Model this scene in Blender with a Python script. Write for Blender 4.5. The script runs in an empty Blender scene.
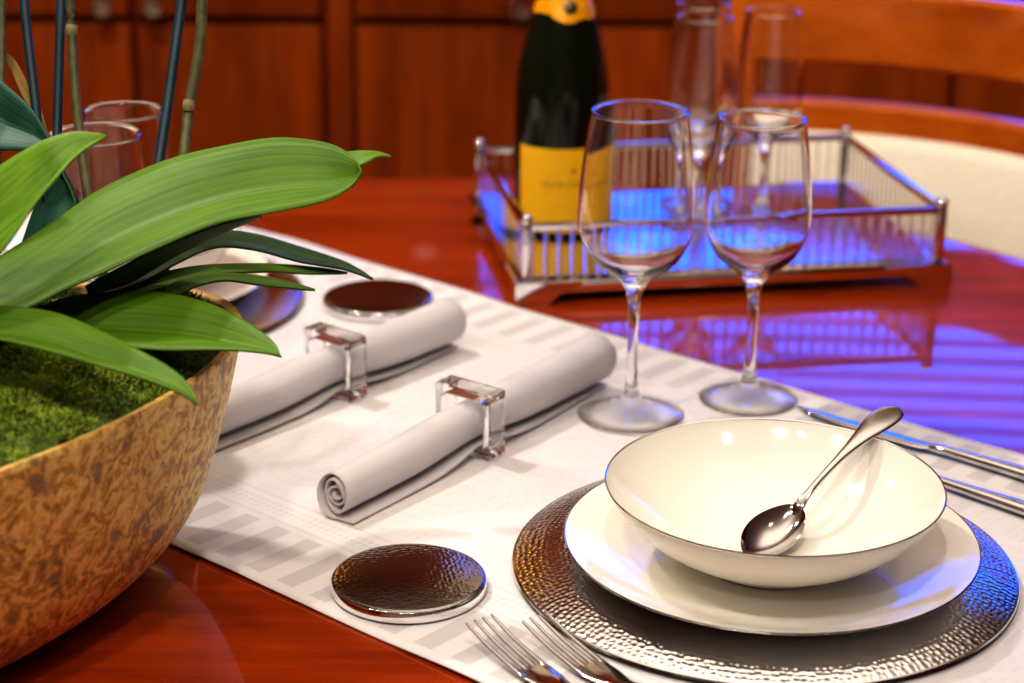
import bpy, bmesh, math, random
from mathutils import Vector, Matrix, noise
random.seed(7)
PI = math.pi
R = math.radians
C = bpy.context.scene.collection
T = 0.75                       # table-top height
H = T + 0.594                  # eye height

# ------------------------------------------------------------------ camera
PITCH, ROLL, FPX = R(19.9), R(0.5), 2000.0
c_, s_ = math.cos(ROLL), math.sin(ROLL)
CR = Vector((c_, s_*math.sin(PITCH), s_*math.cos(PITCH)))
CU = Vector((-s_, c_*math.sin(PITCH), c_*math.cos(PITCH)))
CF = Vector((0, math.cos(PITCH), -math.sin(PITCH)))
EYE = Vector((0, 0, H))
cam = bpy.data.cameras.new('camera')
cam.sensor_width = 36.0
cam.lens = FPX/1024*36.0
cam.clip_start = 0.02
cam.dof.use_dof = True
cam.dof.focus_distance = 1.30
cam.dof.aperture_fstop = 5.3
co = bpy.data.objects.new('camera', cam)
C.objects.link(co)
co.matrix_world = Matrix(((CR.x, CU.x, -CF.x, 0), (CR.y, CU.y, -CF.y, 0), (CR.z, CU.z, -CF.z, H), (0, 0, 0, 1)))
bpy.context.scene.camera = co

def at(px, py, d):             # a spot seen in the photograph at depth d, as a point of the room
    return EYE + CF*d + CR*((px-512)/FPX*d) + CU*((341.5-py)/FPX*d)

# ------------------------------------------------------------------ materials
class NT:
    def __init__(s, name):
        s.m = bpy.data.materials.new(name); s.m.use_nodes = True
        s.t = s.m.node_tree; s.t.nodes.clear()
        s.o = s.n('ShaderNodeOutputMaterial')
    def n(s, kind, **kw):
        nd = s.t.nodes.new(kind)
        for k, v in kw.items():
            if k in nd.inputs.keys(): s.set(nd, k, v)
            else: setattr(nd, k, v)
        return nd
    def set(s, nd, k, v):
        if isinstance(v, bpy.types.NodeSocket): s.t.links.new(v, nd.inputs[k])
        else: nd.inputs[k].default_value = v
    def math(s, op, a, b=0.0, c=None):
        nd = s.n('ShaderNodeMath', operation=op)
        s.set(nd, 0, a); s.set(nd, 1, b)
        if c is not None: s.set(nd, 2, c)
        return nd.outputs[0]
    def mix(s, f, a, b):
        nd = s.n('ShaderNodeMix', data_type='RGBA')
        s.set(nd, 0, f); s.set(nd, 6, a); s.set(nd, 7, b)
        return nd.outputs[2]
    def ramp(s, f, stops):
        nd = s.n('ShaderNodeValToRGB'); s.set(nd, 'Fac', f)
        e = nd.color_ramp.elements
        while len(e) < len(stops): e.new(0.5)
        for k, (p, c) in enumerate(stops):
            e[k].position = p; e[k].color = c if len(c) == 4 else (*c, 1)
        return nd.outputs[0]
    def noise(s, vec, scale, detail=3, rough=.5, out=0):
        nd = s.n('ShaderNodeTexNoise'); s.set(nd, 'Scale', scale); s.set(nd, 'Detail', detail); s.set(nd, 'Roughness', rough)
        if vec is not None: s.set(nd, 'Vector', vec)
        return nd.outputs[out]
    def coord(s, which='Object', scale=(1, 1, 1), rot=(0, 0, 0)):
        tc = s.n('ShaderNodeTexCoord'); mp = s.n('ShaderNodeMapping')
        s.set(mp, 'Vector', tc.outputs[which]); s.set(mp, 'Scale', scale); s.set(mp, 'Rotation', rot)
        return mp.outputs[0]
    def bump(s, h, strength=.3, dist=.001):
        nd = s.n('ShaderNodeBump'); s.set(nd, 'Height', h); s.set(nd, 'Strength', strength); s.set(nd, 'Distance', dist)
        return nd.outputs[0]
    def pbr(s, **kw):
        nd = s.n('ShaderNodeBsdfPrincipled')
        for k, v in kw.items():
            k = k.replace('_', ' ')
            s.set(nd, k, (*v, 1) if isinstance(v, tuple) and len(v) == 3 and 'Normal' not in k and 'Radius' not in k else v)
        s.t.links.new(nd.outputs[0], s.o.inputs[0])
        return nd

def simple(name, col, rough=.4, metal=0.0, nscale=60, namt=.12, bump=.0, **kw):
    t = NT(name); v = t.coord()
    n = t.noise(v, nscale)
    a = tuple(max(0, x*(1-namt)) for x in col); b = tuple(min(1, x*(1+namt)) for x in col)
    cc = t.ramp(n, [(.3, a), (.7, b)])
    args = dict(Base_Color=cc, Roughness=rough, Metallic=metal, **kw)
    if bump: args['Normal'] = t.bump(n, bump, .001)
    t.pbr(**args)
    return t.m

def wood(name, dark, light, rough=.25, axis='X', coat=0.0, scale=1.0, rot=(0, 0, 0)):
    t = NT(name)
    sc = {'X': (1.2, 14, 14), 'Y': (14, 1.2, 14), 'Z': (14, 14, 1.2)}[axis]
    v = t.coord('Object', tuple(x*scale for x in sc), rot)
    n1 = t.noise(v, 1.6, 6, .6)
    v2 = t.coord('Object', tuple(x*scale*5 for x in sc), rot)
    n2 = t.noise(v2, 2.5, 4, .7)
    f = t.math('ADD', t.math('MULTIPLY', n1, .72), t.math('MULTIPLY', n2, .28))
    cc = t.ramp(f, [(.34, dark), (.52, tuple((a+b)/2 for a, b in zip(dark, light))), (.68, light)])
    t.pbr(Base_Color=cc, Roughness=rough, Specular_IOR_Level=.06, Coat_Weight=coat, Coat_Roughness=.025)
    return t.m

M = {}
M['table'] = wood('lacquered_mahogany', (.175, .0155, .0009), (.38, .048, .003), .30, 'X', 1.0, 1.4, (0, 0, R(41)))
M['cabinet'] = wood('cabinet_mahogany', (.135, .020, .0014), (.32, .058, .005), .38, 'Z', .1)
M['chairwood'] = wood('cherry_wood', (.30, .056, .004), (.54, .130, .008), .30, 'X', .4)
M['chrome'] = simple('polished_chrome', (.86, .85, .86), .07, 1.0, 40, .02)
M['steel'] = simple('polished_steel_cutlery', (.60, .58, .565), .09, 1.0, 30, .03)
M['silver_trim'] = simple('platinum_rim', (.62, .60, .60), .14, 1.0, 60, .05)
M['mirror'] = simple('tray_mirror', (.82, .83, .86), .16, 1.0, 55, .02, .35)
M['porcelain'] = simple('cream_bone_china', (.87, .84, .76), .10, 0, 6, .012, Coat_Weight=.15, Coat_Roughness=.03, Subsurface_Weight=.0)
M['upholstery'] = simple('cream_upholstery', (.70, .645, .53), .8, 0, 240, .08, .25)
M['wallpaint'] = simple('warm_cream_paint', (.62, .52, .40), .7, 0, 8, .05)
M['ceiling'] = simple('ceiling_panel', (.80, .74, .64), .6, 0, 5, .04)
M['carpet'] = simple('beige_carpet', (.30, .22, .15), .95, 0, 300, .25, .5)
M['blackfoot'] = simple('dark_pedestal_shadow_gap', (.03, .012, .006), .5, 0, 20, .2)
M['moss_soil'] = simple('dark_mossy_soil', (.045, .075, .008), .95, 0, 150, .6, .8)
M['bark'] = simple('bark_chips', (.26, .13, .06), .8, 0, 150, .5, .6)

def glass(name, col=(1, 1, 1), rough=0.0, ior=1.45):
    t = NT(name)
    n = t.noise(t.coord(), 9, 2)
    cc = t.mix(n, (*col, 1), (*(x*.985 for x in col), 1))
    t.pbr(Base_Color=cc, Roughness=rough, IOR=ior, Transmission_Weight=1.0)
    return t.m
def stemware(name):
    """thin blown walls (no visible refraction); solid glass where the mesh says so: stem, bowl bottom, lip and foot edge"""
    t = NT(name)
    tc = t.n('ShaderNodeTexCoord')
    at_ = t.n('ShaderNodeAttribute'); at_.attribute_name = 'solid'
    solid = t.n('ShaderNodeBsdfPrincipled'); t.set(solid, 'Roughness', 0.0); t.set(solid, 'IOR', 1.47); t.set(solid, 'Transmission Weight', 1.0)
    t.set(solid, 'Base Color', t.mix(t.noise(tc.outputs['Object'], 9, 2), (1, 1, 1, 1), (.985, .985, .985, 1)))
    lw = t.n('ShaderNodeLayerWeight'); t.set(lw, 'Blend', .5)
    tint = t.ramp(lw.outputs['Facing'], [(.80, (.995, .995, .995)), (.93, (.90, .90, .90)), (1.0, (.55, .55, .56))])
    tr_ = t.n('ShaderNodeBsdfTransparent'); t.set(tr_, 'Color', tint)
    gl = t.n('ShaderNodeBsdfGlossy'); t.set(gl, 'Roughness', .015)
    fr = t.math('ADD', .025, t.math('MULTIPLY', t.math('POWER', lw.outputs['Facing'], 5.0), .85))
    thin = t.n('ShaderNodeMixShader'); t.set(thin, 0, fr); t.set(thin, 1, tr_.outputs[0]); t.set(thin, 2, gl.outputs[0])
    mx = t.n('ShaderNodeMixShader'); t.set(mx, 0, at_.outputs['Fac']); t.set(mx, 1, thin.outputs[0]); t.set(mx, 2, solid.outputs[0])
    t.t.links.new(mx.outputs[0], t.o.inputs[0])
    return t.m
M['glass'] = stemware('clear_wine_glass')
M['acrylic'] = glass('clear_acrylic', (.99, .99, .99), 0, 1.49)
M['windowglass'] = glass('window_pane', (.8, .86, 1), 0.02, 1.3)

def hammered(name, ring, dark=.75, strength=.9):
    t = NT(name)
    tc = t.n('ShaderNodeTexCoord'); sp = t.n('ShaderNodeSeparateXYZ'); t.set(sp, 0, tc.outputs['Object'])
    x, y = sp.outputs[0], sp.outputs[1]
    r = t.math('SQRT', t.math('ADD', t.math('MULTIPLY', x, x), t.math('MULTIPLY', y, y)))
    if ring:
        ang = t.math('ARCTAN2', y, x)
        cb = t.n('ShaderNodeCombineXYZ'); t.set(cb, 0, t.math('MULTIPLY', r, 265.0)); t.set(cb, 1, t.math('MULTIPLY', ang, 35.0))
        vec, sc = cb.outputs[0], 1.0
    else:
        vec, sc = tc.outputs['Object'], 330.0
    vo = t.n('ShaderNodeTexVoronoi', feature='SMOOTH_F1'); t.set(vo, 'Vector', vec); t.set(vo, 'Scale', sc); t.set(vo, 'Randomness', .55); t.set(vo, 'Smoothness', .25)
    if ring: vo.voronoi_dimensions = '2D'
    nr = t.bump(vo.outputs['Distance'], strength, .0009)
    n = t.noise(tc.outputs['Object'], 25, 3)
    cc = t.ramp(n, [(.3, (dark*.93, dark*.91, dark*.90)), (.7, (dark*1.03, dark*1.01, dark))])
    t.pbr(Base_Color=cc, Roughness=.13, Metallic=1.0, Normal=nr)
    return t.m
M['hammered'] = hammered('hammered_silver', True, .76, .50)
M['hammered_coaster'] = hammered('hammered_dark_nickel', False, .32, .22)

def bottle_glass():
    t = NT('dark_green_bottle_glass')
    n = t.noise(t.coord(), 12, 2)
    t.pbr(Base_Color=t.ramp(n, [(.3, (.004, .006, .003)), (.7, (.008, .011, .005))]), Roughness=.11, Specular_IOR_Level=.4)
    return t.m
M['bottle'] = bottle_glass()
M['label'] = simple('golden_yellow_label', (1.0, .52, .003), .45, 0, 90, .05)
M['foil'] = simple('golden_yellow_foil', (.88, .36, .004), .30, .15, 70, .12, .25)
M['ink'] = simple('brown_label_ink', (.33, .13, .01), .5, 0, 50, .1)
M['medal'] = simple('dark_foil_medal', (.10, .08, .05), .35, .6, 90, .3)

def cloth(name, base, dark):
    t = NT(name); v = t.coord()
    w = t.n('ShaderNodeTexWave', wave_type='BANDS', bands_direction='X'); t.set(w, 'Vector', v); t.set(w, 'Scale', 420.0); t.set(w, 'Distortion', .6)
    n = t.noise(v, 22, 4)
    cc = t.mix(t.math('MULTIPLY', n, .6), (*base, 1), (*dark, 1))
    t.pbr(Base_Color=cc, Roughness=.72, Sheen_Weight=.25, Normal=t.bump(w.outputs[1], .12, .0004))
    return t.m
M['napkin'] = cloth('grey_satin_napkin', (.66, .635, .655), (.57, .545, .565))

def runner_mat():
    t = NT('damask_runner_cloth')
    tc = t.n('ShaderNodeTexCoord'); sp = t.n('ShaderNodeSeparateXYZ'); t.set(sp, 0, tc.outputs['Object'])
    x, y = sp.outputs[0], sp.outputs[1]
    d = t.math('SUBTRACT', .265, t.math('ABSOLUTE', y))           # distance from the long edge
    def band(lo, hi): return t.math('MULTIPLY', t.math('GREATER_THAN', d, lo), t.math('LESS_THAN', d, hi))
    stripe = t.math('GREATER_THAN', t.math('SINE', t.math('MULTIPLY', x, 2*PI/.031)), 0.0)
    stripe = t.math('MULTIPLY', stripe, band(.010, .066))
    lad = t.math('GREATER_THAN', t.math('MULTIPLY', t.math('SINE', t.math('ADD', t.math('MULTIPLY', x, 520.0), t.math('MULTIPLY', d, 520.0))), t.math('SINE', t.math('SUBTRACT', t.math('MULTIPLY', x, 520.0), t.math('MULTIPLY', d, 520.0)))), .12)
    lad = t.math('MULTIPLY', lad, band(.079, .094))
    line = t.math('ADD', band(.071, .074), band(.098, .101))
    vo = t.n('ShaderNodeTexVoronoi', feature='F1'); t.set(vo, 'Vector', tc.outputs['Object']); t.set(vo, 'Scale', 9.0); t.set(vo, 'Randomness', .35)
    rings = t.math('GREATER_THAN', t.math('SINE', t.math('MULTIPLY', vo.outputs['Distance'], 62.0)), .25)
    scal = t.math('GREATER_THAN', t.math('SINE', t.math('MULTIPLY', x, 900.0)), -.2)
    big = t.math('MULTIPLY', t.math('MULTIPLY', rings, scal), t.math('GREATER_THAN', d, .104))
    f = t.math('ADD', t.math('MULTIPLY', stripe, .95), t.math('ADD', t.math('MULTIPLY', lad, .55), t.math('ADD', t.math('MULTIPLY', line, .45), t.math('MULTIPLY', big, .26))))
    soft = t.noise(tc.outputs['Object'], 14, 3)
    f = t.math('ADD', f, t.math('MULTIPLY', t.math('SUBTRACT', soft, .5), .35))
    cc = t.mix(f, (.73, .70, .71, 1), (.57, .54, .55, 1))
    rg = t.math('ADD', .78, t.math('MULTIPLY', f, -.25))
    t.pbr(Base_Color=cc, Roughness=rg, Sheen_Weight=.2, Normal=t.bump(f, .10, .0003))
    return t.m
M['runner'] = runner_mat()

def gold_pot():
    t = NT('mottled_antique_gold'); v = t.coord()
    wob = t.noise(v, 40, 3, out=1)
    vv = t.n('ShaderNodeMix', data_type='VECTOR'); t.set(vv, 0, .035); t.set(vv, 4, v); t.set(vv, 5, wob)
    n1 = t.noise(vv.outputs[1], 150, 4, .62)
    n2 = t.noise(v, 26, 4, .6)
    n3 = t.noise(v, 7, 2, .5)
    g = t.ramp(n1, [(.34, (.38, .235, .060)), (.45, (.60, .390, .095)), (.52, (.88, .64, .165)), (.66, (.97, .80, .33))])
    f = t.ramp(t.math('ADD', t.math('MULTIPLY', n2, .75), t.math('MULTIPLY', n3, .25)), [(.575, (0, 0, 0)), (.62, (1, 1, 1))])
    cc = t.mix(t.math('MULTIPLY', f, .8), g, (.25, .18, .12, 1))
    t.pbr(Base_Color=cc, Roughness=.48, Metallic=.2, Normal=t.bump(n1, .6, .0014))
    return t.m
M['pot'] = gold_pot()
M['potrim'] = simple('worn_gold_rim', (.50, .30, .07), .5, .2, 120, .3, .3)

def leaf_mat(name, base, dark, pale, rough=.32):
    t = NT(name)
    tc = t.n('ShaderNodeTexCoord'); sp = t.n('ShaderNodeSeparateXYZ'); t.set(sp, 0, tc.outputs['UV'])
    u, w = sp.outputs[0], sp.outputs[1]
    vein = t.math('SINE', t.math('MULTIPLY', u, 95.0))
    cb = t.n('ShaderNodeCombineXYZ'); t.set(cb, 0, t.math('MULTIPLY', u, 26.0)); t.set(cb, 1, t.math('MULTIPLY', w, 2.2))
    st = t.noise(cb.outputs[0], 1.0, 4, .6)
    big = t.noise(tc.outputs['UV'], 3.0, 2)
    mid = t.math('ABSOLUTE', t.math('SUBTRACT', u, .5))
    cc = t.ramp(t.math('ADD', t.math('MULTIPLY', st, .6), t.math('MULTIPLY', big, .4)), [(.33, dark), (.52, base), (.72, pale)])
    cc = t.mix(t.math('MULTIPLY', t.math('LESS_THAN', mid, .012), .5), cc, (*dark, 1))
    h = t.math('ADD', t.math('MULTIPLY', vein, .35), st)
    t.pbr(Base_Color=cc, Roughness=rough, Normal=t.bump(h, .10, .0005), Specular_IOR_Level=.24)
    return t.m
M['leaf'] = leaf_mat('orchid_leaf_green', (.080, .178, .006), (.038, .100, .005), (.125, .235, .012), .52)
M['leaf_bright'] = leaf_mat('orchid_leaf_bright_green', (.115, .24, .014), (.055, .145, .009), (.19, .33, .03), .52)
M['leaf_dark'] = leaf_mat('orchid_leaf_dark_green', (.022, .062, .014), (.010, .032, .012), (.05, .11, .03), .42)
M['leaf_teal'] = leaf_mat('orchid_leaf_bluish_green', (.020, .085, .055), (.010, .045, .032), (.045, .13, .08), .5)
M['leaf_dry'] = leaf_mat('withered_tan_leaf', (.34, .22, .06), (.20, .12, .03), (.46, .32, .10), .6)
M['stem'] = simple('olive_stem', (.105, .095, .032), .5, 0, 140, .35, .3)
M['stake'] = simple('dark_teal_stake', (.010, .040, .058), .45, 0, 60, .2)
M['twig'] = simple('pale_node_sheath', (.27, .22, .11), .6, 0, 80, .2)

def moss_mat():
    t = NT('green_moss'); v = t.coord()
    n = t.noise(v, 70, 4, .65); n2 = t.noise(v, 14, 2)
    cc = t.ramp(t.math('ADD', t.math('MULTIPLY', n, .55), t.math('MULTIPLY', n2, .45)), [(.33, (.06, .105, .008)), (.48, (.19, .27, .018)), (.66, (.38, .45, .06))])
    t.pbr(Base_Color=cc, Roughness=.9)
    return t.m
M['moss'] = moss_mat()

def emit(name, col, st, vec_scale=None):
    t = NT(name)
    n = t.noise(t.coord(), 1.5, 2)
    e = t.n('ShaderNodeEmission'); t.set(e, 'Color', t.mix(n, (*col, 1), (col[0]*.6, col[1]*.75, col[2], 1))); t.set(e, 'Strength', st)
    t.t.links.new(e.outputs[0], t.o.inputs[0])
    return t.m
M['blueglow'] = emit('blue_evening_glow', (.006, .125, 1.0), 10.5)
M['blind'] = simple('dark_blind_slat', (.05, .05, .08), .5, 0, 30, .05)
M['lamp'] = emit('warm_lamp_disc', (1.0, .82, .58), 30.0)

# ------------------------------------------------------------------ mesh helpers
def finish(name, bm, mat, parent=None, loc=None, smooth=True, angle=40, rot=None):
    me = bpy.data.meshes.new(name)
    bmesh.ops.recalc_face_normals(bm, faces=bm.faces)
    bm.to_mesh(me); bm.free()
    if smooth:
        for p in me.polygons: p.use_smooth = True
        me.set_sharp_from_angle(angle=R(angle))
    o = bpy.data.objects.new(name, me); C.objects.link(o)
    for m in (mat if isinstance(mat, (list, tuple)) else [mat]): me.materials.append(m)
    if parent: o.parent = parent
    if loc is not None: o.location = loc
    if rot is not None: o.rotation_euler = rot
    return o
def tag(o, label=None, cat=None, group=None, kind=None):
    if label: o['label'] = label
    if cat: o['category'] = cat
    if group: o['group'] = group
    if kind: o['kind'] = kind
    return o
def empty(name, loc, rz=0, label=None, cat=None, group=None):
    o = bpy.data.objects.new(name, None); C.objects.link(o)
    o.location = loc; o.rotation_euler = (0, 0, rz); o.empty_display_size = .05
    return tag(o, label, cat, group)
def dup(root, loc, rz, label, group=None):
    r = root.copy(); C.objects.link(r); r.location = loc; r.rotation_euler = (0, 0, rz); r['label'] = label
    if group: r['group'] = group
    for ch in list(root.children):
        c = ch.copy(); C.objects.link(c); c.parent = r
        for g in ch.children:
            d = g.copy(); C.objects.link(d); d.parent = c
    return r

def add_box(bm, cx, cy, cz, sx, sy, sz, mat=None, bevel=0.0, segs=2):
    m = Matrix.Translation((cx, cy, cz)) @ (mat or Matrix()) @ Matrix.Diagonal((sx, sy, sz, 1))
    g = bmesh.ops.create_cube(bm, size=1, matrix=m)
    if bevel:
        es = list({e for v in g['verts'] for e in v.link_edges})
        bmesh.ops.bevel(bm, geom=es, offset=bevel, segments=segs, profile=.5, affect='EDGES')
def add_lathe(bm, prof, segs=64, cx=0, cy=0, cz=0, closed=False):
    rings = []
    for r, z in prof:
        if r < 1e-6: rings.append([bm.verts.new((cx, cy, cz+z))])
        else: rings.append([bm.verts.new((cx+r*math.cos(2*PI*k/segs), cy+r*math.sin(2*PI*k/segs), cz+z)) for k in range(segs)])
    n = len(rings)
    for i in range(n if closed else n-1):
        a, b = rings[i], rings[(i+1) % n]
        for k in range(segs):
            k2 = (k+1) % segs
            if len(a) == 1 and len(b) == 1: continue
            if len(a) == 1: bm.faces.new((a[0], b[k], b[k2]))
            elif len(b) == 1: bm.faces.new((a[k], a[k2], b[0]))
            else: bm.faces.new((a[k], a[k2], b[k2], b[k]))
def crom(pts, n):
    """n points along a Catmull-Rom curve through pts (tuples of any length)"""
    out = []; m = len(pts)-1
    for i in range(n):
        s = i/(n-1)*m; k = min(int(s), m-1); t = s-k
        p0, p1, p2, p3 = pts[max(k-1, 0)], pts[k], pts[k+1], pts[min(k+2, m)]
        out.append(tuple(.5*((2*b)+(-a+c)*t+(2*a-5*b+4*c-d)*t*t+(-a+3*b-3*c+d)*t**3) for a, b, c, d in zip(p0, p1, p2, p3)))
    return out
def add_loft(bm, secs, n=16, e=2.6):
    """secs: (centre, side, up, half_width, half_thickness) joined by superellipse sections"""
    rings = []
    for c, sd, up, hw, ht in secs:
        ring = []
        for k in range(n):
            a = 2*PI*k/n; ca, sa = math.cos(a), math.sin(a)
            ring.append(bm.verts.new(c+sd*(hw*math.copysign(abs(ca)**(2/e), ca))+up*(ht*math.copysign(abs(sa)**(2/e), sa))))
        rings.append(ring)
    for a, b in zip(rings, rings[1:]):
        for k in range(n): bm.faces.new((a[k], a[(k+1) % n], b[(k+1) % n], b[k]))
    bm.faces.new(rings[0][::-1]); bm.faces.new(rings[-1])
def add_tube(bm, pts, rad, n=10, res=24):
    rr = rad if isinstance(rad, (list, tuple)) else [rad]*len(pts)
    P = crom([(*p, r) for p, r in zip(pts, rr)], res)
    secs = []
    for i, q in enumerate(P):
        p = Vector(q[:3]); a = Vector(P[max(i-1, 0)][:3]); b = Vector(P[min(i+1, res-1)][:3])
        d = (b-a).normalized(); sd = d.cross(Vector((0, 0, 1)) if abs(d.z) < .95 else Vector((1, 0, 0))).normalized()
        secs.append((p, sd, sd.cross(d).normalized(), q[3], q[3]))
    add_loft(bm, secs, n, 2)
def add_prism(bm, outline, z0, z1):
    a = [bm.verts.new((x, y, z0)) for x, y in outline]; b = [bm.verts.new((x, y, z1)) for x, y in outline]
    bm.faces.new(a[::-1]); bm.faces.new(b)
    for k in range(len(a)): bm.faces.new((a[k], a[(k+1) % len(a)], b[(k+1) % len(a)], b[k]))
NB = bmesh.new

# ------------------------------------------------------------------ the room
def struct(name, bm, mat, **kw):
    return tag(finish(name, bm, mat, **kw), kind='structure')
X0, X1, Y0, Y1, ZC = -2.6, 3.0, -2.2, 3.55, 2.35
b = NB(); add_box(b, (X0+X1)/2, (Y0+Y1)/2, -.05, X1-X0, Y1-Y0, .1); struct('floor', b, M['carpet'])
b = NB(); add_box(b, (X0+X1)/2, (Y0+Y1)/2, ZC+.05, X1-X0+.2, Y1-Y0+.2, .1); struct('ceiling', b, M['ceiling'])
b = NB(); add_box(b, X0-.05, (Y0+Y1)/2, ZC/2, .1, Y1-Y0+.2, ZC); struct('wall_left', b, M['cabinet'])
b = NB(); add_box(b, X1+.05, (Y0+Y1)/2, ZC/2, .1, Y1-Y0+.2, ZC); struct('wall_right', b, M['cabinet'])
b = NB(); add_box(b, (X0+X1)/2, Y0-.05, ZC/2, X1-X0, .1, ZC); struct('wall_front', b, M['wallpaint'])
WX0, WX1, WZ0, WZ1 = .04, 1.9, 1.06, 1.75      # the window opening in the far wall
b = NB()
add_box(b, (X0+WX0)/2, Y1+.05, ZC/2, WX0-X0, .1, ZC)
add_box(b, (X1+WX1)/2, Y1+.05, ZC/2, X1-WX1, .1, ZC)
add_box(b, (WX0+WX1)/2, Y1+.05, WZ0/2, WX1-WX0, .1, WZ0)
add_box(b, (WX0+WX1)/2, Y1+.05, (WZ1+ZC)/2, WX1-WX0, .1, ZC-WZ1)
struct('wall_back', b, M['cabinet'])
b = NB()
for sx in (0, 1): add_box(b, (WX0+.02, WX1-.02)[sx], Y1+.03, (WZ0+WZ1)/2, .04, .08, WZ1-WZ0)
for sz in (0, 1): add_box(b, (WX0+WX1)/2, Y1+.03, (WZ0+.015, WZ1-.015)[sz], WX1-WX0-.08, .08, .03)
win = struct('window_1', b, M['chrome'])
b = NB(); add_box(b, (WX0+WX1)/2, Y1+.085, (WZ0+WZ1)/2, WX1-WX0-.02, .01, WZ1-WZ0-.02); finish('lit_blue_pane', b, M['blueglow'], win)
b = NB()
k = 0
z = WZ0+.05
while z < WZ1-.04:
    add_box(b, (WX0+WX1)/2, Y1+.035, z, WX1-WX0-.09, .032, .003, Matrix.Rotation(R(48), 4, 'X')); z += .042
finish('venetian_blind', b, M['blind'], win)
b = NB(); add_box(b, (WX0+WX1)/2+.03, Y1-.03, (WZ1+ZC)/2+.01, WX1-WX0+.06, .06, ZC-WZ1-.03, None, .006); struct('trim_1', b, M['wallpaint'])
b = NB(); add_box(b, (X0+X1)/2, Y1-.008, .06, X1-X0, .016, .12); struct('baseboard_back', b, M['cabinet'])

# sideboard along the far wall
sb = empty('sideboard', (0, 3.10, 0), 0, 'long dark red mahogany sideboard with round chrome knobs behind the table', 'sideboard')
SB0, SB1 = -1.82, 2.36
b = NB()
add_box(b, (SB0+SB1)/2, .235, .46, SB1-SB0, .40, .76)
add_box(b, (SB0+SB1)/2, .245, .04, SB1-SB0-.04, .36, .08)
finish('carcass', b, M['cabinet'], sb)
b = NB(); add_box(b, (SB0+SB1)/2, .215, .955, SB1-SB0+.04, .46, .03, None, .006); finish('worktop', b, M['cabinet'], sb)
knob_prof = [(0, -.024), (.0125, -.023), (.0165, -.017), (.0155, -.011), (.007, -.007), (.006, .002), (0, .002)]
def knob(parent, x, z, name='knob'):
    b = NB(); add_lathe(b, knob_prof, 24)
    bmesh.ops.rotate(b, verts=b.verts, matrix=Matrix.Rotation(R(-90), 3, 'X'), cent=(0, 0, 0))
    o = finish(name, b, M['chrome'], parent); o.location = (x, -.012, z)
MODW = .644
kx = -.597
xs = []
for mI in range(-1, 5):
    cx = kx+MODW*mI
    if cx-MODW/2 < SB0-.01 or cx+MODW/2 > SB1+.4: continue
    xs.append(cx)
for cx in xs:
    for sd in (-1, 1):
        dw = MODW/2-.030
        dx = cx+sd*(dw/2+.004)
        b = NB()                                               # panelled door: stiles, rails, raised field
        zz0, zz1 = .10, .742
        add_box(b, dx, .022, (zz0+zz1)/2, dw, .026, zz1-zz0, None, .003)
        for e in (-1, 1): add_box(b, dx+e*(dw/2-.030), .008, (zz0+zz1)/2, .058, .010, zz1-zz0-.004, None, .004)
        finish('door', b, M['cabinet'], sb)
        b = NB(); add_box(b, dx, .018, .845, dw, .034, .180, None, .005)
        dr = finish('drawer', b, M['cabinet'], sb)
        knob(dr, cx+sd*.039, .774)
for k in range(len(xs)+1):                                     # pilasters between the units
    b = NB(); add_box(b, xs[0]-MODW/2+MODW*k, .020, .50, .040, .040, .84, None, .004); finish('pilaster', b, M['cabinet'], sb)

# ------------------------------------------------------------------ the round table
UX = Vector((.7510, -.6603, 0)); NX = Vector((.6603, .7510, 0)); AU = math.atan2(UX.y, UX.x)
TC = Vector((-.077, 1.446, 0)); TR = .748
tb = empty('dining_table', (TC.x, TC.y, 0), 0, 'round glossy red mahogany dining table under the pale runner', 'table')
b = NB()
add_lathe(b, [(0, .712), (TR-.03, .712), (TR-.012, .716), (TR-.002, .727), (TR, .736), (TR-.003, .745), (TR-.010, .7495), (TR-.02, .75), (0, .75)], 160)
finish('tabletop', b, M['table'], tb, angle=30)
b = NB(); add_lathe(b, [(TR-.13, .65), (TR-.11, .65), (TR-.11, .712), (TR-.13, .712)], 96, closed=True); finish('apron', b, M['table'], tb)
b = NB(); add_lathe(b, [(0, .10), (.16, .10), (.14, .16), (.09, .22), (.08, .40), (.11, .52), (.14, .60), (.20, .66), (.22, .712), (0, .712)], 48); finish('pedestal', b, M['table'], tb)
for k in range(4):
    b = NB()
    a = PI/4+k*PI/2; d = Vector((math.cos(a), math.sin(a), 0))
    add_tube(b, [d*.08+Vector((0, 0, .19)), d*.25+Vector((0, 0, .16)), d*.42+Vector((0, 0, .07)), d*.50+Vector((0, 0, .028))], [.045, .04, .032, .028], 14)
    finish('foot', b, M['table'], tb)

# table runner -----------------------------------------------------
b = NB()
NXr, NYr = 150, 64
HLr, HWr = .655, .265
def runner_h(x, y):
    h = .00035*(1+math.sin(x*31+y*9))+.0017*max(0, noise.noise(Vector((x*6.0, y*8.0, 1.3))))
    e = HWr-abs(y)
    if e < .03: h += .0026*max(0, noise.noise(Vector((x*11, 4.0+y*2, .2))))*(1-e/.03)
    return h+.0002
grid = []
for i in range(NXr+1):
    row = []
    for j in range(NYr+1):
        x = -HLr+2*HLr*i/NXr; y = -HWr+2*HWr*j/NYr
        e = HWr-abs(y)
        yy = y+(.0016*noise.noise(Vector((x*9, y, 7)))*max(0, 1-e/.02))
        row.append(b.verts.new((x, yy, runner_h(x, y))))
    grid.append(row)
for i in range(NXr):
    for j in range(NYr): b.faces.new((grid[i][j], grid[i+1][j], grid[i+1][j+1], grid[i][j+1]))
rn = finish('table_runner', b, M['runner'], loc=(TC.x, TC.y, T+.0004), rot=(0, 0, AU), angle=60)
if rn.data.polygons[0].normal.z < 0: rn.data.flip_normals()
md = rn.modifiers.new('thick', 'SOLIDIFY'); md.thickness = .0014; md.offset = 1
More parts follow.
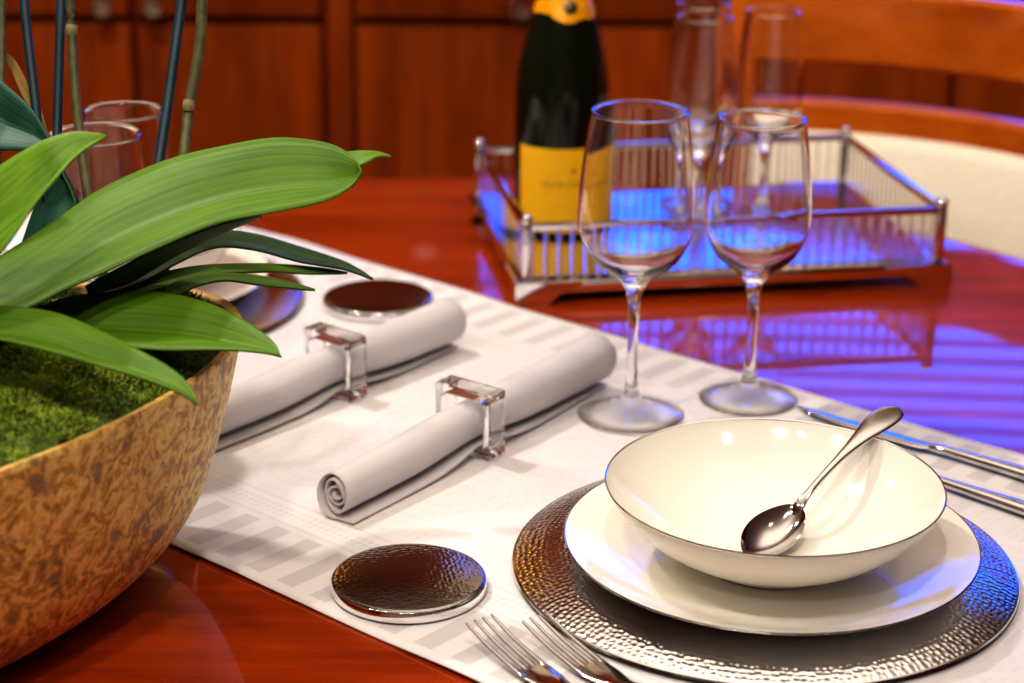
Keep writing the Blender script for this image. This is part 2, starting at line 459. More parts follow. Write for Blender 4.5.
tag(rn, 'pale grey damask table runner with striped border laid across the table', 'table runner')
RT = T+.0036          # nominal top of the runner

# ------------------------------------------------------------------ place settings
def charger_mesh(parent):
    b = NB()
    add_lathe(b, [(0, .0072), (.085, .0074), (.096, .0084), (.105, .0106), (.112, .0121), (.118, .0127), (.125, .0126), (.135, .0116), (.146, .0096), (.156, .0072), (.1640, .0046)], 160)
    finish('hammered_face', b, M['hammered'], parent, angle=50)
    b = NB()
    add_lathe(b, [(.1640, .0046), (.1655, .0042), (.1660, .0030), (.1648, .0018), (.156, .0046), (.145, .0070), (.125, .0098), (.116, .0085), (.105, .0050), (.095, .0006), (.088, .0004), (0, .0004)], 128)
    finish('rim', b, M['silver_trim'], parent)
def make_charger(loc, label):
    o = empty('charger_plate', loc, R(20), label, 'charger plate', 'charger plates'); charger_mesh(o); return o
def make_plate(loc, label):
    o = empty('dinner_plate', loc, 0, label, 'plate', 'cream dinner plates')
    b = NB()
    add_lathe(b, [(0, .0042), (.080, .0042), (.095, .0055), (.110, .0092), (.124, .0146), (.1335, .0190), (.1345, .0192)], 128)
    add_lathe(b, [(.1345, .0178), (.132, .0162), (.118, .0100), (.104, .0040), (.086, .0010), (.080, .0), (.076, .0), (.073, .0012), (0, .0014)], 128)
    finish('plate_body', b, M['porcelain'], o, angle=60)
    b = NB(); add_lathe(b, [(.1340, .0192), (.1346, .0195), (.1351, .0189), (.1347, .0181), (.1340, .0182)], 128, closed=True); finish('platinum_rim_line', b, M['silver_trim'], o)
    return o
def make_bowl(loc, label):
    o = empty('soup_bowl', loc, 0, label, 'bowl', 'cream soup bowls')
    b = NB()
    ins = [(0, .0068), (.025, .0070), (.045, .0090), (.062, .0145), (.078, .0235), (.092, .0345), (.103, .0460), (.1088, .0535)]
    out = [(.1088, .0518), (.1045, .0440), (.094, .0310), (.080, .0195), (.064, .0100), (.052, .0048), (.047, .0030), (.046, .0), (.042, .0), (.041, .0022), (0, .0030)]
    add_lathe(b, crom(ins, 30), 128); add_lathe(b, crom(out[:7], 22)+out[7:], 128)
    finish('bowl_body', b, M['porcelain'], o, angle=60)
    b = NB(); add_lathe(b, [(.1083, .0535), (.1090, .0539), (.1094, .0531), (.1091, .0522), (.1083, .0522)], 128, closed=True); finish('platinum_rim_line', b, M['silver_trim'], o)
    return o
CP = Vector((.170, 1.187))
make_charger((CP.x-.003, CP.y+.009, RT), 'large hammered silver charger plate under the dinner plate, right front')
make_plate((CP.x, CP.y, RT+.0084), 'cream dinner plate with platinum edge under the soup bowl holding the spoon')
make_bowl((CP.x, CP.y-.004, RT+.0084+.0055), 'wide cream soup bowl holding a silver spoon on the front place setting')
CQ = Vector((-.357, 1.732))
make_charger((CQ.x, CQ.y, RT), 'dark hammered charger plate half hidden behind the orchid leaves')
make_plate((CQ.x, CQ.y, RT+.0084), 'cream dinner plate at the far setting behind the orchid leaves')
make_bowl((CQ.x, CQ.y+.002, RT+.0084+.0055), 'empty cream soup bowl at the far setting behind the orchid leaves')

def make_coaster(loc, label):
    o = empty('coaster', loc, R(10), label, 'coaster', 'round hammered coasters')
    b = NB(); add_lathe(b, [(0, .0084), (.047, .0083), (.0489, .0079), (.0497, .0072)], 96); finish('hammered_top', b, M['hammered_coaster'], o, angle=50)
    b = NB(); add_lathe(b, [(.0497, .0072), (.0503, .0064), (.0505, .0012), (.0500, .0002), (0, .0002)], 96); finish('edge', b, M['chrome'], o)
    return o
make_coaster((-.0653, 1.162, RT), 'round dark hammered coaster on the runner left of the forks')
make_coaster((-.1225, 1.728, RT), 'blurred round dark coaster behind the rolled napkins')

# wine glasses -------------------------------------------------------
def glass_profile(h, rr, br, mr, bowl0, mz):
    """outer then inner profile: base radius br, widest radius mr at height mz, rim radius rr, bowl starts at bowl0"""
    w = .0014
    out = [(br-.0004, .0002), (br, .0010), (br-.0006, .0019), (br*.72, .0034), (br*.38, .0062), (.0085, .0120), (.0052, .022), (.0042, .040), (.0040, bowl0*.62), (.0048, bowl0-.016), (.0072, bowl0-.004)]
    up = [(.0072, bowl0-.004), (.0150, bowl0+.006), (mr*.72, bowl0+(mz-bowl0)*.40), (mr*.95, bowl0+(mz-bowl0)*.78), (mr, mz), (mr*.985, mz+(h-mz)*.25), (mr*.93, mz+(h-mz)*.55), (rr+.0012, mz+(h-mz)*.9), (rr, h-.0030), (rr+.0009, h-.0012)]
    cu = crom(up, 36)[1:]
    inn = [(max(0, r-w), z) for r, z in cu if z > bowl0+.003]
    inn = [(max(r-.0022*max(0, 1-(z-bowl0)/.03), .001), z+.0032*max(0, 1-(z-bowl0)/.03)) for r, z in inn]
    prof = [(0, .0014), (br*.7, .0010)]+out+cu+[(rr-.0003, h), (rr-.0014, h-.0002)]+inn[::-1]+[(0, inn[0][1]-.0012)]
    return prof
def make_glass(name, loc, label, prof, group, cat='wine glass', bowl0=.105):
    b = NB(); add_lathe(b, prof, 96)
    o = finish(name, b, M['glass'], loc=loc, angle=50)
    h = max(z for r, z in prof); br = max(r for r, z in prof if z < .01)
    att = o.data.attributes.new('solid', 'FLOAT', 'POINT')
    for v in o.data.vertices:
        r = math.hypot(v.co.x, v.co.y); z = v.co.z
        f = max(0, min(1, (z-.004)/.006))
        if z < .004 and r > br-.0012: f = 1.0
        att.data[v.index].value = f
    return tag(o, label, cat, group)
pA = glass_profile(.245, .0362, .0418, .0452, .108, .158)
pB = glass_profile(.232, .0335, .0395, .0418, .102, .149)
make_glass('wine_glass', (.0942, 1.4657, RT), 'taller empty wine glass on the runner, left of the front pair', pA, 'wine glasses')
make_glass('wine_glass', (.1906, 1.5001, RT), 'slightly smaller empty wine glass, right of the front pair', pB, 'wine glasses')
make_glass('wine_glass', (-.308, 1.432, RT), 'wine glass behind the orchid stems, the nearer and lower rim', pB, 'wine glasses')
make_glass('wine_glass', (-.3065, 1.534, RT), 'wine glass behind the orchid stems, the farther rim', glass_profile(.225, .031, .036, .040, .098, .144), 'wine glasses', bowl0=.098)

# rolled napkins and acrylic rings --------------------------------------
RA = math.atan2(.789, .615)
def make_napkin(p0, p1, label, ring_s, ringlabel, seed):
    rnd = random.Random(seed)
    d = Vector((p1.x-p0.x, p1.y-p0.y, 0)); L = d.length; ang = math.atan2(d.y, d.x)
    o = empty('rolled_napkin', (p0.x, p0.y, RT), ang, label, 'napkin', 'rolled napkins')
    b = NB(); NS, NQ = 46, 120
    turns = 3.3
    rows = []
    for i in range(NS+1):
        s = i/NS; x = s*L
        rad = .0170+.0052*s-.0028*math.exp(-((s-ring_s)/.10)**2)
        zc = rad+.0012+.0062*math.exp(-((s-ring_s)/.14)**2)
        row = []
        for q in range(NQ+1):
            t = q/NQ
            th = -PI/2+(1-t)*turns*2*PI                    # spirals outwards, ends beneath
            r = rad*(.16+.84*t)
            crush = 1-.26*(1-t)**.6+.10*math.sin(2.6*th+1.3)*(1-t)
            yy = r*math.cos(-th)*crush; z2 = zc+r*math.sin(th)*(1+.16*math.sin(1.7*th+.4)*(1-t))
            row.append(b.verts.new((x+.0016*math.sin(th*1.3)*(1-s)+.003*(1-t)*(1 if i in (0,) else 0), yy, z2)))
        # flat tail running out along the table on the right of the roll
        nip = math.exp(-((s-ring_s)/.085)**2)
        for q in range(1, 9):
            t = q/8
            yy = -t*(.0175-.010*max(0, s-.55)/.45)*(1-.30*nip); z2 = zc-rad-.0006+(.0012 if q > 1 else 0)*t+nip*.0
            row.append(b.verts.new((x, yy, max(z2, .0011))))
        rows.append(row)
    for a, c in zip(rows, rows[1:]):
        for q in range(len(a)-1): b.faces.new((a[q], c[q], c[q+1], a[q+1]))
    m = finish('cloth', b, M['napkin'], o, angle=80)
    md = m.modifiers.new('thick', 'SOLIDIFY'); md.thickness = .0014; md.offset = 0
    # the ring
    cp = p0+d*ring_s
    b = NB()
    HO, HI, HD, Z = .0262, .0197, .0100, .0262
    ro = []
    def loop(hx, x, off=0):
        pts = []
        for cx, cy, a0 in ((1, 1, 0), (-1, 1, 90), (-1, -1, 180), (1, -1, 270)):
            rr = .0022 if hx > .022 else .0045
            for k in range(5):
                a = R(a0+k*22.5); pts.append((x, cx*(hx-rr)+rr*math.cos(a), Z+cy*(hx-rr)+rr*math.sin(a)))
        return [b.verts.new(p) for p in pts]
    loops = [loop(HO-.0012, -HD), loop(HO, -HD+.0012), loop(HO, HD-.0012), loop(HO-.0012, HD), loop(HI, HD), loop(HI, -HD)]
    n = len(loops[0])
    for i in range(6):
        a, c = loops[i], loops[(i+1) % 6]
        for k in range(n): b.faces.new((a[k], a[(k+1) % n], c[(k+1) % n], c[k]))
    r = finish('napkin_ring', b, M['acrylic'], loc=(cp.x, cp.y, RT), rot=(0, 0, ang), smooth=True, angle=25)
    tag(r, ringlabel, 'napkin ring', 'clear napkin rings')
make_napkin(Vector((-.1225, 1.265, 0)), Vector((.0720, 1.5310, 0)), 'grey rolled napkin in front, its spiral end facing the coaster', .470, 'clear square acrylic ring around the front rolled napkin', 1)
make_napkin(Vector((-.2500, 1.374, 0)), Vector((-.0520, 1.6185, 0)), 'grey rolled napkin behind, partly hidden by the gold planter', .545, 'clear square acrylic ring around the rear rolled napkin', 2)

# cutlery ----------------------------------------------------------------
def strip(bm, pts, n=40, sec=18, e=2.3, twist=0):
    """pts: (x, y, z, half_width, half_thickness) along the piece"""
    P = crom(pts, n); secs = []
    for i, q in enumerate(P):
        a, c2 = P[max(i-1, 0)], P[min(i+1, n-1)]
        d = Vector((c2[0]-a[0], c2[1]-a[1], c2[2]-a[2])).normalized()
        sd = Vector((0, 0, 1)).cross(d).normalized(); up = d.cross(sd)
        secs.append((Vector(q[:3]), sd, up, max(q[3], .0002), max(q[4], .0002)))
    add_loft(bm, secs, sec, e)
def fork_mesh():
    b = NB()
    zs = lambda x: .0145-.0118*math.sin(min(x, .062)/.062*PI/2)
    for y in (-.0093, -.0031, .0031, .0093):
        strip(b, [(.000, y*1.02, zs(0), .0005, .0005), (.004, y*1.02, zs(.004), .00105, .0008), (.025, y, zs(.025), .0014, .0010), (.050, y, zs(.050), .0019, .0012), (.058, y*.95, zs(.058), .0024, .0012)], 20, 10, 2.6)
    strip(b, [(.050, 0, zs(.050), .0108, .0010), (.056, 0, zs(.056), .0113, .0012), (.068, 0, .0028, .0104, .0014), (.080, 0, .0040, .0070, .0017), (.090, 0, .0062, .0038, .0021), (.105, 0, .0092, .0029, .0023), (.135, 0, .0118, .0040, .0022), (.165, 0, .0095, .0066, .0020), (.190, 0, .0055, .0086, .0018), (.200, 0, .0040, .0078, .0015), (.2045, 0, .0034, .0030, .0010)], 60, 18, 2.4)
    return b
def knife_mesh():
    b = NB()
    # blade lies on its side: thin, one straight back and one curved edge
    sec = []
    outl = [(.000, .0045, .0046), (.006, .0015, .0060), (.020, -.0035, .0070), (.045, -.0068, .0074), (.080, -.0078, .0074), (.112, -.0070, .0070), (.122, -.0048, .0056), (.128, -.0036, .0040)]
    P = crom(outl, 36)
    secs = [(Vector((x, (lo+hi)/2, .0024+.0006*(x/.128))), Vector((0, 1, 0)), Vector((0, 0, 1)), max((hi-lo)/2, .0004), .0010 if x < .11 else .0010+.0016*(x-.11)/.018) for x, lo, hi in P]
    add_loft(b, secs, 16, 2.0)
    strip(b, [(.122, 0, .0034, .0036, .0026), (.130, 0, .0040, .0048, .0036), (.136, 0, .0042, .0042, .0034), (.150, 0, .0043, .0048, .0036), (.185, 0, .0045, .0064, .0042), (.215, 0, .0047, .0078, .0045), (.232, 0, .0046, .0080, .0043), (.2385, 0, .0043, .0060, .0034), (.2405, 0, .0042, .0020, .0018)], 50, 18, 2.3)
    return b
def lay(name, bm, p, ang, label, cat, group, rx=0):
    o = finish(name, bm, M['steel'], loc=(p[0], p[1], RT), rot=(rx, 0, ang), angle=50)
    return tag(o, label, cat, group)
lay('dinner_fork', fork_mesh(), (-.0190, 1.0925), R(-52), 'silver fork farther from the charger, below the round coaster', 'fork', 'silver forks')
lay('dinner_fork', fork_mesh(), (.0148, 1.0965), R(-51), 'silver fork next to the rim of the charger plate', 'fork', 'silver forks')
lay('dinner_knife', knife_mesh(), (.2250, 1.4755), math.atan2(-.0805, .0925), 'silver knife farther from the plates, blade edged blue by reflected light', 'knife', 'silver knives')
lay('dinner_knife', knife_mesh(), (.2120, 1.4240), math.atan2(-.0850, .0900), 'silver knife right beside the charger plate, blade behind the bowl', 'knife', 'silver knives')

# spoon standing in the front bowl ---------------------------------------
def spoon():
    b = NB()
    # local: x from bowl tip (0) to handle end, z up, bowl hollow facing up
    LB, WB, DB = .060, .0200, .0095
    n, m = 26, 22
    def bowl_pt(i, j, off):
        s = i/n; x = LB*s
        hw = WB*(math.sin(PI*min(1, s*.93+.02))**.62)*(1.0-.12*s) if s < 1 else .004
        hw = max(hw, .0035 if s > .5 else .0004)
        v = -1+2*j/m
        prof = math.sin(PI*min(s*.96+.02, 1))**.8
        z = -DB*prof*(1-v*v)+off
        z += .0016*(1-s)**3
        return (x, hw*v, z)
    top = [[b.verts.new(bowl_pt(i, j, .0006)) for j in range(m+1)] for i in range(n+1)]
    bot = [[b.verts.new(bowl_pt(i, j, -.0008)) for j in range(m+1)] for i in range(n+1)]
    for g, fl in ((top, 0), (bot, 1)):
        for i in range(n):
            for j in range(m):
                f = (g[i][j], g[i+1][j], g[i+1][j+1], g[i][j+1]); b.faces.new(f[::-1] if fl else f)
    for i in range(n):
        b.faces.new((top[i][0], bot[i][0], bot[i+1][0], top[i+1][0])); b.faces.new((top[i][m], top[i+1][m], bot[i+1][m], bot[i][m]))
    for j in range(m):
        b.faces.new((top[0][j], top[0][j+1], bot[0][j+1], bot[0][j])); b.faces.new((top[n][j], bot[n][j], bot[n][j+1], top[n][j+1]))
    strip(b, [(.0535, 0, -.0046, .0006, .0004), (.057, 0, -.0026, .0034, .0009), (.062, 0, .0004, .0044, .0016), (.072, 0, .0030, .0031, .0022), (.090, 0, .0058, .0028, .0024), (.115, 0, .0074, .0036, .0023), (.138, 0, .0072, .0062, .0021), (.158, 0, .0054, .0096, .0019), (.173, 0, .0030, .0106, .0017), (.184, 0, .0008, .0082, .0015), (.1895, 0, -.0004, .0027, .0009)], 60, 20, 2.3)
    return b
tip = Vector((.1530, 1.1640, RT+.0228)); end = Vector((.2705, 1.2900, RT+.0800))
dx = (end-tip).normalized(); up = Vector((-.18, -.45, 1)); sy = up.cross(dx).normalized(); uz = dx.cross(sy)
sp = finish('soup_spoon', spoon(), M['steel'], angle=50)
sp.data.transform(Matrix.Scale(.935, 4))
sp.matrix_world = Matrix(((dx.x, sy.x, uz.x, tip.x), (dx.y, sy.y, uz.y, tip.y), (dx.z, sy.z, uz.z, tip.z), (0, 0, 0, 1)))
tag(sp, 'silver spoon resting in the front cream soup bowl, handle over its rim', 'spoon')

# ------------------------------------------------------------------ mirrored gallery tray
TP, TA = Vector((.184, 1.921, T)), R(9.8)
tr = empty('serving_tray', TP, TA, 'mirrored chrome tray with a railing of thin rods, carrying the bottle', 'tray')
TW, TD, TH = .398, .282, .079
b = NB()
add_box(b, 0, 0, .0155, TW+.014, TD+.014, .013, None, .002); finish('tray_base', b, M['chrome'], tr)
b = NB(); add_box(b, 0, 0, .0226, TW-.012, TD-.012, .0012); finish('mirror_floor', b, M['mirror'], tr)
for sx in (-1, 1):
    for sy_ in (-1, 1):
        b = NB(); add_box(b, sx*TW/2, sy_*TD/2, .050, .0085, .0085, .056, None, .0012)
        finish('corner_post', b, M['chrome'], tr)
        b = NB(); add_lathe(b, [(0, 0), (.0035, .0004), (.0055, .0030), (.0060, .0055), (.0052, .0085), (.0028, .0104), (0, .0108)], 24, sx*TW/2, sy_*TD/2, TH-.0050)
        finish('finial', b, M['chrome'], tr)
        # bracket foot: two shaped cheeks meeting at the corner
        b = NB()
        outl = [(0, 0), (.030, 0), (.034, .003), (.040, .009), (.050, .0135), (.062, .0155), (.062, .021), (0, .021)]
        for ax in (0, 1):
            vs0, vs1 = [], []
            for (u, z) in outl:
                if ax == 0: p0 = (sx*(TW/2+.011-u), sy_*(TD/2+.0075), z); p1 = (sx*(TW/2+.011-u), sy_*(TD/2+.0112), z)
                else: p0 = (sx*(TW/2+.0075), sy_*(TD/2+.011-u), z); p1 = (sx*(TW/2+.0112), sy_*(TD/2+.011-u), z)
                vs0.append(b.verts.new(p0)); vs1.append(b.verts.new(p1))
            b.faces.new(vs0); b.faces.new(vs1[::-1])
            for k in range(len(vs0)): b.faces.new((vs0[k], vs0[(k+1) % len(vs0)], vs1[(k+1) % len(vs0)], vs1[k]))
        finish('bracket_foot', b, M['chrome'], tr, angle=30)
for nm, ln, ax, off in (('x', TW, 0, -1), ('x', TW, 0, 1), ('y', TD, 1, -1), ('y', TD, 1, 1)):
    b = NB()
    sz = (ln-.009, .0075, .0065) if ax == 0 else (.0075, ln-.009, .0065)
    pos = (0, off*TD/2, TH-.0065) if ax == 0 else (off*TW/2, 0, TH-.0065)
    add_box(b, *pos, *sz, None, .0012); finish('top_rail', b, M['chrome'], tr)
    b = NB(); n = round((ln-.012)/.0121)
    for k in range(n):
        u = -ln/2+(k+.5)*ln/n
        x, y = (u, off*TD/2) if ax == 0 else (off*TW/2, u)
        add_lathe(b, [(.0023, .022), (.0023, TH-.009)], 10, x, y)
    finish('rod_gallery', b, M['acrylic'], tr)
FL = T+.0232          # tray floor

# champagne bottle -----------------------------------------------------------
bo = empty('champagne_bottle', (.047, 1.920, FL), 0, 'dark champagne bottle with yellow label and foil standing in the tray', 'bottle')
bp = crom([(.0458, .006), (.0460, .06), (.0459, .132), (.0444, .154), (.0406, .175), (.0338, .200), (.0262, .224), (.0192, .248), (.0158, .270), (.0150, .300)], 60)
b = NB(); add_lathe(b, [(0, .010), (.030, .004), (.038, .0), (.043, .001), (.0455, .004)]+bp+[(.013, .3005), (0, .3005)], 72)
finish('bottle_glass', b, M['bottle'], bo)
def rad_at(z):
    best = min(bp, key=lambda q: abs(q[1]-z)); return best[0]
b = NB()
ring = []
for i in range(26):
    z = .213+.088*i/25
    row = []
    for k in range(72):
        a = 2*PI*k/72
        zz = z
        if i == 0: zz = z+.0035*math.sin(2*a+.6)+.0018*math.sin(5*a)
        r = rad_at(zz)+.0009+.0004*math.sin(9*a+z*90)
        row.append(b.verts.new((r*math.cos(a), r*math.sin(a), zz)))
    ring.append(row)
for a_, c2 in zip(ring, ring[1:]):
    for k in range(72): b.faces.new((a_[k], a_[(k+1) % 72], c2[(k+1) % 72], c2[k]))
b.faces.new(ring[-1])
cap = finish('foil_capsule', b, M['foil'], bo, angle=60)
FA = R(-90+14)        # where the label faces
b = NB(); rows = []
for k in range(49):
    a = FA+R(-74+148*k/48); rows.append([b.verts.new((.0465*math.cos(a), .0465*math.sin(a), z)) for z in (.006, .040, .070, .0895)])
for a_, c2 in zip(rows, rows[1:]):
    for k in range(3): b.faces.new((a_[k], c2[k], c2[k+1], a_[k+1]))
lb = finish('front_label', b, M['label'], bo)
def wrapped_text(s, size, z, name, parent):
    cu = bpy.data.curves.new(name, 'FONT'); cu.body = s; cu.size = size; cu.align_x = 'CENTER'; cu.extrude = 0
    tmp = bpy.data.objects.new(name, cu); C.objects.link(tmp)
    me = bpy.data.meshes.new_from_object(tmp.evaluated_get(bpy.context.evaluated_depsgraph_get()))
    bpy.data.objects.remove(tmp)
    for v in me.vertices:
        a = FA+v.co.x/.0468; v.co = Vector((.0468*math.cos(a), .0468*math.sin(a), z+v.co.y))
    me.materials.append(M['ink'])
    o = bpy.data.objects.new(name, me); C.objects.link(o); o.parent = parent
wrapped_text('VEUVE CLICQUOT', 0.0078, .0520, 'label_lettering', lb)
b = NB()
for k in range(8):
    a = PI*k/4
for z0, hw in ((.0680, .0028),):
    vs = []
    for k in range(16):
        a = 2*PI*k/16; rr = hw*(1 if k % 2 else .6)
        th = FA+rr*math.cos(a)/.0468; vs.append(b.verts.new((.0468*math.cos(th), .0468*math.sin(th), z0+rr*math.sin(a))))
    b.faces.new(vs)
finish('label_star', b, M['ink'], lb, smooth=False)
b = NB(); add_lathe(b, [(0, .0012), (.0055, .0010), (.0068, 0), (0, 0)], 24)
md_ = finish('foil_medal', b, M['medal'], cap)
zm = .2235; am = R(-78); rm = rad_at(zm)+.0012
md_.location = (rm*math.cos(am), rm*math.sin(am), zm); md_.rotation_euler = (0, R(68), am)

# flutes in the tray ----------------------------------------------------------
pF = glass_profile(.209, .0265, .0310, .0335, .074, .118)
make_glass('champagne_flute', (.184, 1.930, FL), 'tall champagne flute in the tray, front one of the left pair', pF, 'champagne flutes in the tray', 'champagne flute', .074)
make_glass('champagne_flute', (.189, 2.000, FL), 'tall champagne flute in the tray, right behind another flute', pF, 'champagne flutes in the tray', 'champagne flute', .074)
make_glass('champagne_flute', (.254, 1.962, FL), 'tall champagne flute standing alone at the right in the tray', pF, 'champagne flutes in the tray', 'champagne flute', .074)

# ------------------------------------------------------------------ chair behind the table
CC = Vector((.292, 1.945)); CRD = .415
ch = empty('barrel_chair', (CC.x, CC.y, 0), 0, 'curved cherry wood chair with cream upholstery at the far right', 'chair')
def arc_band(r0, r1, z0, z1, a0, a1, n=64, bev=.006, zf=None):
    b = NB(); rows = []
    for k in range(n+1):
        t = k/n; a = R(a0+(a1-a0)*t); dz = zf(t) if zf else 0
        o = []
        for r, z in ((r0+bev, z0), (r1-bev, z0), (r1, z0+bev), (r1, z1-bev), (r1-bev, z1), (r0+bev, z1), (r0, z1-bev), (r0, z0+bev)):
            o.append(b.verts.new((r*math.cos(a), r*math.sin(a), z+dz)))
        rows.append(o)
    for a_, c2 in zip(rows, rows[1:]):
        for k in range(8): b.faces.new((a_[k], a_[(k+1) % 8], c2[(k+1) % 8], c2[k]))
    b.faces.new(rows[0]); b.faces.new(rows[-1][::-1])
    return b
A0, A1 = 93, 0
finish('crest_rail', arc_band(CRD-.012, CRD+.018, .849, .940, A0, A1), M['chairwood'], ch, angle=35)
finish('lower_rail', arc_band(CRD-.010, CRD+.016, .763, .804, A0, A1), M['chairwood'], ch, angle=35)
finish('upholstered_back', arc_band(CRD-.030, CRD+.012, .46, .768, A0-1, A1+1, 64, .014), M['upholstery'], ch, angle=60)
for a in (A0+.6, A1-.6):
    b = NB(); aa = R(a)
    add_box(b, CRD*1.004*math.cos(aa), CRD*1.004*math.sin(aa), 0.473, .030, .024, .946, Matrix.Rotation(aa, 4, 'Z'), .005); finish('post', b, M['chairwood'], ch)
b = NB()
outl = [(.383*math.cos(R(a)), .383*math.sin(R(a))) for a in range(2, 86, 4)]+[(-.02, .36), (-.02, .10), (.10, -.02), (.36, -.02)]
add_prism(b, outl, .40, .475)
bmesh.ops.bevel(b, geom=list(b.edges), offset=.012, segments=3, affect='EDGES', profile=.5)
finish('seat_cushion', b, M['upholstery'], ch, angle=60)
b = NB(); add_prism(b, [(x*.97+.004, y*.97+.004) for x, y in outl], .345, .40); finish('seat_frame', b, M['chairwood'], ch)
for x, y in ((.02, .32), (.32, .02)):
    b = NB(); add_box(b, x, y, .175, .034, .034, .35, None, .004); finish('leg', b, M['chairwood'], ch)

# ------------------------------------------------------------------ potted orchid
OP = Vector((-.394, 1.077, T))
orc = empty('potted_orchid', OP, 0, 'leafy orchid with mossy soil in a wide gold bowl at left', 'potted plant')
PH, PR, PK, PA = .160, .150, 1.913, .85          # the planter is a long oval, its axis across the runner
def oval(bm):
    for v in bm.verts:
        x, y = v.co.x*PK, v.co.y
        v.co.x = x*math.cos(PA)-y*math.sin(PA); v.co.y = x*math.sin(PA)+y*math.cos(PA)
    return bm
def oval_in(x, y):                               # 1 at the rim, 0 in the middle
    u = x*math.cos(PA)+y*math.sin(PA); v = -x*math.sin(PA)+y*math.cos(PA)
    return math.hypot(u/PK, v)/PR
prof_o = crom([(.050, .0005), (.080, .004), (.108, .018), (.127, .045), (.1365, .080), (.1430, .115), (PR-.0005, PH-.002)], 44)
b = NB()
add_lathe(b, [(0, .004), (.04, .003), (.047, .0005)]+prof_o+[(PR-.0010, PH)], 160)
finish('gold_planter', oval(b), M['pot'], orc, angle=60)
b = NB()
add_lathe(b, [(PR-.0010, PH), (PR-.0040, PH+.0002), (PR-.0050, PH-.002), (PR-.009, PH-.022), (PR-.016, PH-.045)], 160); finish('planter_rim', oval(b), M['potrim'], orc, angle=60)
# moss mound
def moss_z(x, y):
    r = oval_in(x, y)
    return PH-.006+.024*max(0, 1-r**2.2)+.012*noise.noise(Vector((x*17, y*17, 3)))+.007*noise.noise(Vector((x*46, y*46, 8)))
b = NB(); add_lathe(b, [(PR*.965*i/46, 0) for i in range(47)], 120); oval(b)
for v in b.verts: v.co.z = moss_z(v.co.x, v.co.y)
finish('soil', b, M['moss_soil'], orc)
vs, fs = [], []
rnd = random.Random(3)
for k in range(130000):
    a = rnd.uniform(0, 2*PI); r = .955*PR*math.sqrt(rnd.random()); xl, yl = r*PK*math.cos(a), r*math.sin(a)
    if xl < -.17: continue
    x, y = xl*math.cos(PA)-yl*math.sin(PA), xl*math.sin(PA)+yl*math.cos(PA)
    if x < -.06: continue
    den = noise.noise(Vector((x*14, y*14, 5)))
    if den < -.4 and rnd.random() < .5: continue
    z = moss_z(x, y)+.004*den
    hgt = rnd.uniform(.003, .0080)*(1+.7*den); wd = rnd.uniform(.0004, .0009)
    dd = Vector((rnd.gauss(0, .6), rnd.gauss(0, .6), 1)).normalized(); sd = Vector((rnd.gauss(0, 1), rnd.gauss(0, 1), 0)).normalized()
    p = Vector((x, y, z-.001)); q = p+dd*hgt*.55; e = p+dd*hgt+Vector((rnd.gauss(0, .0012), rnd.gauss(0, .0012), -.0005))
    n0 = len(vs); vs += [p-sd*wd, p+sd*wd, q+sd*wd*.9, q-sd*wd*.9, e]
    fs += [(n0, n0+1, n0+2, n0+3), (n0+3, n0+2, n0+4)]
me = bpy.data.meshes.new('moss'); me.from_pydata([tuple(v) for v in vs], [], fs); me.materials.append(M['moss'])
mo = bpy.data.objects.new('moss', me); C.objects.link(mo); mo.parent = orc; tag(mo, 'springy green moss', kind='stuff')
# bark chips among the moss
b = NB()
for k in range(46):
    a = rnd.uniform(-.6, 1.8); r = rnd.uniform(.01, .07); x, y = r*math.cos(a)+.02, r*math.sin(a)+.07
    rot = Matrix.Rotation(rnd.uniform(0, PI), 4, 'Z') @ Matrix.Rotation(rnd.uniform(-.7, .7), 4, 'X')
    add_box(b, x, y, moss_z(x, y)+.004, rnd.uniform(.008, .018), rnd.uniform(.005, .010), rnd.uniform(.003, .006), rot, .001, 1)
tag(finish('bark_chips', b, M['bark'], orc, smooth=False), kind='stuff')

def leaf(mat, ea, eb, chan=.006, thick=.0014, name='leaf', n=44, m=12):
    """a blade between two edges; each edge point is (pixel x, pixel y, depth)"""
    A = [at(*p)-OP for p in crom(ea, n)]; B = [at(*p)-OP for p in crom(eb, n)]
    b = NB(); uvl = b.loops.layers.uv.new('UVMap'); rows = []
    for i in range(n):
        a, c2 = A[i], B[i]
        t0 = (A[min(i+1, n-1)]+B[min(i+1, n-1)]-A[max(i-1, 0)]-B[max(i-1, 0)])
        nr = (c2-a).cross(t0); nr = nr.normalized() if nr.length > 1e-9 else Vector((0, 0, 1))
        if nr.z < 0: nr = -nr
        w = (c2-a).length
        row = []
        for j in range(m+1):
            u = j/m; q = 1-abs(2*u-1)
            sink = -chan*min(1, w/.05)*(q**1.4)
            row.append((b.verts.new(a.lerp(c2, u)+nr*sink), (u, i/(n-1))))
        rows.append(row)
    for r0, r1 in zip(rows, rows[1:]):
        for j in range(m):
            qd = (r0[j], r0[j+1], r1[j+1], r1[j])
            f = b.faces.new([v for v, _ in qd])
            for lp, (_, uv) in zip(f.loops, qd): lp[uvl].uv = uv
    o = finish(name, b, mat, orc, angle=80)
    md = o.modifiers.new('thick', 'SOLIDIFY'); md.thickness = thick; md.offset = 0
    return o
# the big bright leaf arching to the right
leaf(M['leaf'], [(-40, 285, 1.26), (0, 257, 1.27), (50, 225, 1.28), (100, 190, 1.29), (165, 161, 1.30), (225, 146, 1.30), (280, 138, 1.30), (330, 144, 1.29), (354, 158, 1.28), (361, 170, 1.27)],
     [(-40, 330, 1.18), (25, 309, 1.19), (60, 292, 1.20), (100, 274, 1.21), (160, 247, 1.22), (215, 224, 1.235), (270, 213, 1.245), (325, 201, 1.255), (352, 186, 1.265), (361, 171, 1.27)], .012)
